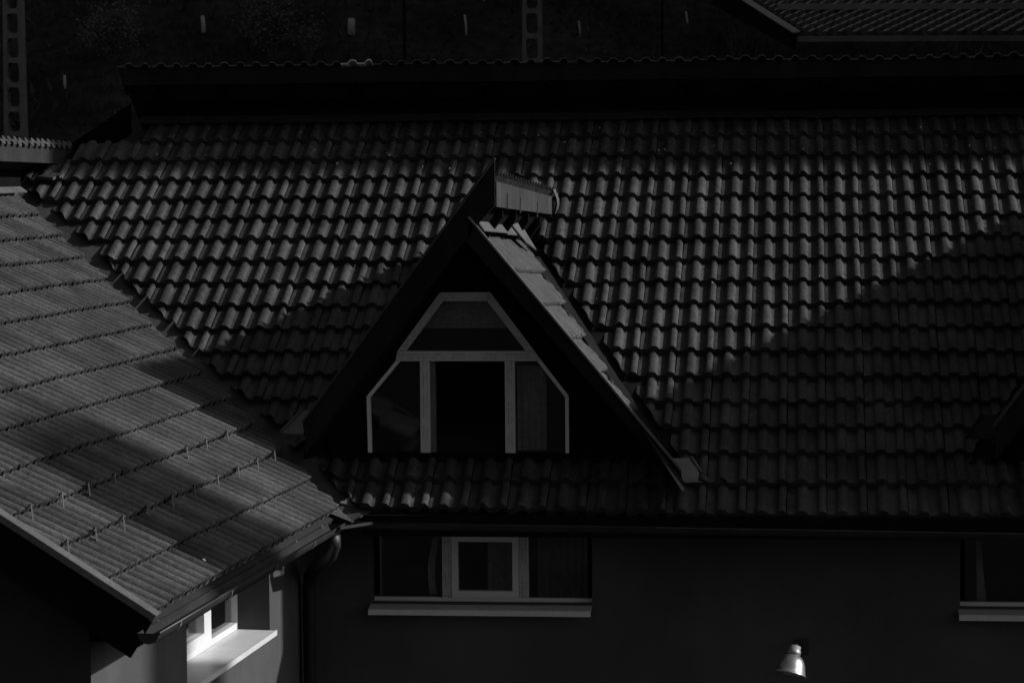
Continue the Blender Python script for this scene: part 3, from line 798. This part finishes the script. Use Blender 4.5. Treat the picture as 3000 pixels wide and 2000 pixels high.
# wing gutter with brackets and a downpipe
zg = -2.715; gv = VE_+.035
gut = part(half_round([W(gv, u, zg+(.0 if u < -7 else -.006)) for u in (-9.74, -8, -6.4, -4.95)], .064, side=VD), 'gutter', M_GUT, wing)
for u in (-9.3, -8.15, -7.0, -5.9, -5.1):
    b = MB(); n = 8
    pts = [W(gv+math.cos(math.pi*i/(n-1))*.071, u, zg-math.sin(math.pi*i/(n-1))*.071) for i in range(n)]
    for p, q in zip(pts, pts[1:]): b.beam(p, q, .02, .004, up=(q-p).cross(DY))
    part(b, 'gutter_bracket', M_STRAP, gut)
b = MB(); b.tube([W(gv, -5.02, zg-.05), W(gv, -5.02, zg-.16), W(gv-.04, -4.98, zg-.24), W(-3.47, -4.40, zg-.42), W(-3.55, -4.26, zg-.50), W(-3.57, -4.22, zg-.64), W(-3.57, -4.22, GZ+.1)], .05, 12); part(b, 'downpipe', M_PIPE, wing)
b = MB(); b.beam(W(gv+.09, -5.25, zg+.005), V((-3.22, -4.52, -2.745)), .03, .02); part(b, 'gutter_link', M_GUT, wing)
# corner piece where the wing eave meets the valley
b = MB(); e = WP(0, -4.45, .0); b.prism([e+V((-.05, .0, .02)), e+V((.12, .02, -.02)), e+V((.16, .13, .0)), e+V((.02, .12, .06))], V((0, 0, -.008))); part(b, 'corner_flashing', M_METAL, wing)
# wing clerestory: its far slope overshoots too
cv = -6.85
def cz(u): return .128-.017*(u-.03)
b = MB(); b.prism([W(cv, -9.6, cz(-9.6)-.01), W(cv, .03, cz(.03)), W(cv, .03, cz(.03)-.165), W(cv, -9.6, cz(-9.6)-.165)], VD*.022)
wr = part(b, 'fascia_board', mat('dark_fascia', .020, .6, .25, 5, 50, .15, streak=.2), wing)  # board tone set darker than the dormer fascia
b = MB(); s_ = math.tan(PL); b.prism([W(cv-.02, -9.6, cz(-9.6)-.03), W(cv-.02, .03, cz(.03)-.03), W(cv-4.5, .03, cz(.03)-.03-4.5*s_), W(cv-4.5, -9.6, cz(-9.6)-.03-4.5*s_)], V((0, 0, -.06)))
frp = part(b, 'far_roof', M_DECK, wing)
tiles = []
updn = (VD*-math.cos(PL)-V((0, 0, math.sin(PL)))).normalized(); nf = (V((0, 0, 1))*math.cos(PL)-VD*math.sin(PL)).normalized(); axx = updn.cross(nf)
for j in range(33):
    u = .03-j*.3; P = W(cv+.035, u, cz(u)+.03)
    if axx.dot(DY) > 0: P = W(cv+.035, u-.3, cz(u)+.03)
    tiles.append(dict(mw=frame(P, axx, updn, nf, .006, .01), score=1 if px(P)[0] > -80 else 0))
lay(tiles, frp, M_TILED, 40)
b = MB(); b.prism([W(-7.1, -9.5, -.9), W(-7.1, .2, -.9), W(-7.1, .2, cz(0)-.2), W(-7.1, -9.5, cz(0)-.2)], VD*.02); part(b, 'ridge_board', M_BLACKW, wing)
b = MB(); b.prism([WP(12.98, -9.5, .045), WP(12.98, -1.0, .045), WP(13.22, -1.0, .05), WP(13.22, -9.5, .05)], NL*.012); part(b, 'ridge_flashing', M_VERGE, wing)
for (x, y, a) in ((28, 576, .2), (140, 533, .5), (160, 527, -.2)):   # broken mortar and tile scraps at the head of the valley
    d = ray(x, y); t = -(CAM.dot(NM))/(d.dot(NM)); P = CAM+d*t; b = MB()
    b.prism([P+V((-.09, -.02, .02+a*.02)), P+V((.06, -.04, .015)), P+V((.09, .01, .035)), P+V((-.05, .03, .04))], (0, 0, .025)); part(b, 'broken_tile', M_TILED, wing)
dr = MB(); P = WP(.9, -8.28+.41*0, .03)
d = ray(590, 1652); t = (OL-CAM).dot(NL)/d.dot(NL); P = CAM+d*t+NL*.03
dr.tube([P, P+NL*.008], [.014, .011], 10); part(dr, 'bird_dropping', M_WHITE, wing)

# ================================================================== NEIGHBOUR HOUSE (behind, upper right)
neigh = thing('neighbour_house', (3, 12, hz(3, 12)), 'neighbour house behind with low pale metal tiled roof and snow boards', 'house')
na, npit = math.radians(-12), math.radians(10)
NX = V((math.cos(na), -math.sin(na), 0)); NYh = V((math.sin(na), math.cos(na), 0)); NUP = NYh*math.cos(npit)+V((0, 0, math.sin(npit))); NN = NX.cross(NUP)
NO = V((-.03, 8.2, 1.43))
def NP(u, s, h=0.): return NO+NX*u+NUP*s+NN*h
b = MB(); nu, mod = 240, .183
rows = 16
for r in range(rows):
    s0_ = r*.35; base = len(b.v)
    for si, (ss, hh) in enumerate(((.05, -.025), (0.0, .045), (.2, .02), (.40, -.025))):
        for i in range(0, 200): 
            u = i*mod/6; wv = .03*max(-.3, math.cos(2*math.pi*(i/6)))
            b.v.append(tuple(NP(u, s0_+ss, hh+(wv if si else wv-.004))))
    for si in range(3):
        for i in range(199): b.f.append((base+si*200+i, base+si*200+i+1, base+(si+1)*200+i+1, base+(si+1)*200+i)); b.sm.append(si > 0)
nroof = part(b, 'roof', M_NTILE, neigh)
b = MB(); b.prism([NP(-.11, -.05, .02), NP(-.02, -.05, .035), NP(-.02, 5.6, .035), NP(-.11, 5.6, .02)], NN*.012); part(b, 'verge_trim', M_NBOARD, neigh)
b = MB(); b.prism([NP(-.10, -.03, .01), NP(-.10, 5.6, .01), NP(-.10, 5.6, -.3), NP(-.10, -.03, -.18)], NX*.03); part(b, 'barge_board', M_BLACKW, neigh)
b = MB(); b.prism([NP(-.05, -.05, -.01), NP(6.3, -.05, -.01), NP(6.3, -.05, -.08), NP(-.05, -.05, -.08)], NYh*.03); part(b, 'eave_board', M_NTILE, neigh)
for (ua, ub, s_) in ((.12, 3.6, 2.05), (3.05, 6.2, .62)):
    b = MB(); b.prism([NP(ua, s_, .05), NP(ub, s_, .05), NP(ub, s_+.01, .12), NP(ua, s_+.01, .12)], NUP*.02); part(b, 'snow_board', M_NBOARD, neigh)
b = MB()
def NW(u, y, z): q = NO+NX*u+NYh*y; return V((q.x, q.y, z))
b.prism([NW(.0, .5, GZ-1), NW(6.2, .5, GZ-1), NW(6.2, 6, GZ-1), NW(.0, 6, GZ-1)], (0, 0, 7.3+1))
b.prism([NW(-.9, 1.2, GZ-1), NW(.02, 1.2, GZ-1), NW(.02, 5.6, GZ-1), NW(-.9, 5.6, GZ-1)], (0, 0, 9.2)); part(b, 'wall', M_BLACKW, neigh)

# ================================================================== UNSEEN TOWER added at right (its shadow crosses the wing)
tw = thing('shade_tower', (14, -7.1, GZ), 'unseen tall narrow tower added to cast the shadow band on the wing', 'tower')
tx, tz = 14., -1.75+(14+5.0)*math.tan(SUN_EL)
ya = -7.95-(-1)*0+ (tx+4.3)*math.tan(SUN_A); yb = -6.2+(tx+4.3)*math.tan(SUN_A)
b = MB(); b.box((tx, ya, GZ), (tx+2.4, yb, tz-.15)); part(b, 'wall', M_WALL, tw)
b = MB(); b.box((tx-.08, ya-.0, tz-.149), (tx+2.48, yb+.0, tz)); part(b, 'parapet', M_DARKWOOD, tw)

# unseen tall block added at right: everything behind the ridge lies in its shade
tb = thing('shade_block', (8, 5, GZ), 'unseen tall block added to shade everything behind the ridge', 'shade caster')
bx_, by_, bz_ = 4.3, .02, 1.2+(4.3+7.5)*math.tan(SUN_EL)
b = MB(); b.box((bx_, by_+.01, GZ), (bx_+8, by_+9.5, bz_-.3)); part(b, 'wall', M_WALL, tb)
b = MB(); b.box((bx_-.02, by_, bz_-.299), (bx_+8.02, by_+9.6, bz_)); part(b, 'parapet', M_DARKWOOD, tb)
for q in range(3):
    for j in range(3):
        b = MB(); b.box((bx_-.03, by_+.9+j*3, GZ+2+q*3), (bx_+.02, by_+2.1+j*3, GZ+3.4+q*3)); part(b, 'window', M_WHITE, tb)
        b = MB(); b.box((bx_-.04, by_+1.0+j*3, GZ+2.1+q*3), (bx_-.031, by_+2.0+j*3, GZ+3.3+q*3)); part(b, 'pane', M_GLASS, tb)

# ================================================================== LAMP on the wall
lamp = thing('wall_lamp', (-.05, YW, -3.75), 'shiny bell shaped metal lamp on a long wall arm', 'lamp')
ax0 = V((-.060, -4.75, -3.665)); axis = (V((-.096, -4.80, -3.83))-ax0).normalized()
def lathe(b, P, d, prof_, n=28, slit=True):
    u = d.cross(V((0, 1, 0))).normalized(); q = d.cross(u).normalized(); base = len(b.v); 
    for h, r in prof_:
        for k in range(n): a = 2*math.pi*k/n; b.v.append(tuple(P+d*h+(u*math.cos(a)+q*math.sin(a))*r))
    m = len(prof_)
    for i in range(m-1):
        for k in range(n):
            ang = 2*math.pi*(k+.5)/n
            b.f.append((base+i*n+k, base+i*n+(k+1) % n, base+(i+1)*n+(k+1) % n, base+(i+1)*n+k)); b.sm.append(True)
b = MB(); lathe(b, ax0, axis, [(.0, .042), (.012, .062), (.035, .083), (.065, .098), (.10, .108), (.132, .114), (.137, .121), (.152, .122), (.148, .112), (.10, .100), (.05, .078), (.01, .03)])
part(b, 'shade', M_LAMP, lamp)
b = MB(); lathe(b, ax0, axis, [(.004, .0), (.004, .042), (-.004, .05), (-.03, .05), (-.034, .044), (-.065, .042), (-.07, .02), (-.07, .0)]); part(b, 'neck', M_STRAP, lamp)
b = MB(); b.tube([ax0-axis*.05, ax0-axis*.055+V((.01, .06, .0)), ax0+V((.015, .2, -.02)), ax0+V((.02, .7, -.08)), V((.0, YW, -3.78))], .015, 10); part(b, 'arm', M_GUT, lamp)
b = MB(); b.box((-.05, YW-.02, -3.84), (.05, YW, -3.72)); part(b, 'wall_plate', M_GUT, lamp)
b = MB(); b.tube([ax0+axis*.10, ax0+axis*.15], [.035, .045], 12); part(b, 'bulb', M_WHITE, lamp)

# ================================================================== POLES, STAKES, BUSHES on the hill
def ladder_pole(xl, xr, Y, ztop, zb, zo, label):
    """open-web concrete pole tapering upward, window-like openings"""
    x0 = (xl+xr)/2; zg_ = hz(x0, Y)-.3; t = thing('utility_pole', (x0, Y, zg_), label, 'pole', 'open web concrete poles')
    hw0 = (xr-xl)/2
    hw = lambda z: hw0*(1+.055*(zo-z))
    for sg in (-1, 1):
        b = MB(); zz = [zg_+i*(ztop-zg_)/12 for i in range(13)]
        for za, zb_ in zip(zz, zz[1:]):
            o0, o1 = hw(za), hw(zb_); i0, i1 = o0*.60, o1*.60
            b.prism([(x0+sg*o0, Y, za), (x0+sg*i0, Y, za), (x0+sg*i1, Y, zb_), (x0+sg*o1, Y, zb_)], (0, .22, 0))
        part(b, 'chord', M_POLE, t)
    z = zb
    while z < ztop:
        b = MB(); o = hw(z)*.62; h = .045
        b.prism([(x0-o, Y+.01, z-h), (x0+o, Y+.01, z-h), (x0+o, Y+.01, z+h), (x0-o, Y+.01, z+h)], (0, .2, 0))
        for sg in (-1, 1):
            b.prism([(x0+sg*o, Y+.01, z+h-.001), (x0+sg*o*.7, Y+.01, z+h-.001), (x0+sg*o, Y+.01, z+h+.07)], (0, .2, 0)); b.prism([(x0+sg*o, Y+.01, z-h+.001), (x0+sg*o*.7, Y+.01, z-h+.001), (x0+sg*o, Y+.01, z-h-.07)], (0, .2, 0))
        part(b, 'rung', M_POLE, t); z += .425
ladder_pole(-13.90, -13.55, 22, 6, -.35, 1.6, 'open web concrete pole at the roof corner of the wing')
ladder_pole(-4.80, -4.47, 22, 6, -.47, 2.2, 'open web concrete pole behind the house ridge')
for i, (x, ya_, yb_, wd, tl) in enumerate([(597, 48, 98, .045, .03), (1030, 55, 101, .08, 0), (190, 222, 266, .03, 0), (1367, 45, 105, .025, .04), (1418, -40, 9, .025, .02), (1700, 62, 110, .02, .04), (2015, 35, 85, .02, .05)]):
    P = on_hill(x, yb_); sc = (P-CAM).length/FPX; h = (yb_-ya_)*sc
    b = MB(); b.tube([P-V((0, 0, .15)), P+V((-tl*.5*h, 0, h*.5)), P+V((-tl*h*2, 0, h))], [wd, wd*.95, wd*.8], 8)
    o = b.build('stake', M_STAKE, origin=P); tag(o, ['stout pale stake on the slope between the two leafy bushes', 'thick blurred pale stake uphill of the ridge, left of the slim black post', 'short pale stake on the slope beside the wing pole', 'thin leaning pale stake on the slope between black post and ladder pole', 'pale stake high on the slope beside the ladder pole', 'faint thin stake on the slope right of the ladder pole', 'faint leaning stake on the slope next to the neighbour house'][i], 'stake', 'pale stakes on the hillside')
for i, (x, wd) in enumerate(((1185, .03), (1940, .025))):
    P = on_hill(x, 176); b = MB(); b.tube([P-V((0, 0, .3)), P+V((0, 0, 3)), P+V((.01, 0, 5))], [wd*1.2, wd, wd*.9], 8); o = b.build('slim_post', M_POST, origin=P)
    tag(o, ['slim black post on the hillside left of the ladder pole', 'slim black post on the hillside left of the neighbour house'][i], 'post', 'slim dark posts on the hillside')
def bush(x, y, wd, ht, n, label):
    P = on_hill(x, y); t = thing('bush', P, label, 'bush', 'bushes on the hillside')
    rg = random.Random(int(x)); b = MB(); lf = MB(); tips = []
    for i in range(16):
        a = rg.uniform(0, 6.28); r = rg.uniform(.2, 1); e = P+V((math.cos(a)*r*wd*.5, math.sin(a)*r*.5*wd*.5, ht*rg.uniform(.45, 1)))
        m_ = P.lerp(e, .5)+V((rg.uniform(-.1, .1), 0, .12)); b.tube([P-V((0, 0, .1)), m_, e], [.02, .013, .005], 5, False); tips += [(m_, e)]
    for i in range(n):
        m_, e = rg.choice(tips); q = m_.lerp(e, rg.uniform(-.3, 1.1))+V([rg.gauss(0, .12) for _ in range(3)]); s = rg.uniform(.015, .04)
        d1_ = V([rg.uniform(-1, 1) for _ in range(3)]).normalized(); d2_ = d1_.cross(V([rg.uniform(-1, 1) for _ in range(3)])).normalized()
        lf.poly([q-d1_*s, q+d2_*s*.5, q+d1_*s, q-d2_*s*.5])
    part(b, 'trunk', M_TWIG, t); part(lf, 'crown', M_LEAF, t)
bush(330, 185, 1.3, 1.15, 3200, 'thin leafy bush on the slope left of the house ridge')
bush(800, 178, 1.3, 1.5, 3800, 'taller leafy bush standing just behind the house ridge')
bush(905, 178, .6, .8, 350, 'small leafy bush beside the taller one behind the ridge')
bush(2160, 178, .8, 1.0, 0, 'bare twiggy bush in the dark beside the neighbour house')
# unseen conifer wood added off to the right to shade the hillside
b = MB(); rg = random.Random(3)
def spruce(x, y, h, r0):
    z0_ = hz(x, y)-.3; b.tube([(x, y, z0_), (x, y, z0_+h)], [.3, .05], 5, False); T = 14
    for q in range(T):
        t = .06+.94*q/T; r = r0*(1-t)**.8+.25; zt_ = z0_+h*min(1, t+.13); zb_ = z0_+h*t; m = 11
        rim = [V((x+math.cos(6.283*k_/m+q)*r*rg.uniform(.75, 1.15), y+math.sin(6.283*k_/m+q)*r*rg.uniform(.75, 1.15), zb_-rg.uniform(0, .7))) for k_ in range(m)]
        for k_ in range(m): b.poly([(x, y, zt_), rim[k_], rim[(k_+1) % m]])
for lay_, xb_ in enumerate((13, 18, 24, 31, 40, 52)):
    y = 9.6+.9*(lay_ % 2)
    while y < 62:
        spruce(xb_+rg.uniform(-1.5, 1.5), y+rg.uniform(-.4, .4), rg.uniform(25, 31)+lay_*1.6, 2.6 if y < 12 else 3.6); y += 2.3
o = b.build('wood', M_FOR); tag(o, 'unseen conifer wood added beside the hillside to shade it', 'wood', kind='stuff')
# dry leaves lying on the shaded upper courses
b = MB(); rg = random.Random(11)
for i in range(60):
    x = rg.uniform(-6.2, 2.2); s = rg.choice((-.02, .02, -.1, .25, -.3))*1.0+rg.uniform(-.09, .05) if i < 52 else rg.uniform(.4, 3.5); P = MP(x, s-.02, .05); z_ = rg.uniform(.005, .016)
    a = rg.uniform(0, 6.28); d1_ = XM*math.cos(a)+UPM*math.sin(a); d2_ = UPM*math.cos(a)-XM*math.sin(a)
    b.poly([P-d1_*z_, P-d2_*z_*.6, P+d1_*z_+NM*.008, P+d2_*z_*.6])
o = b.build('leaf_litter', M_PALE); tag(o, 'scattered pale dry leaves lying on the upper tile courses', 'leaves', kind='stuff')
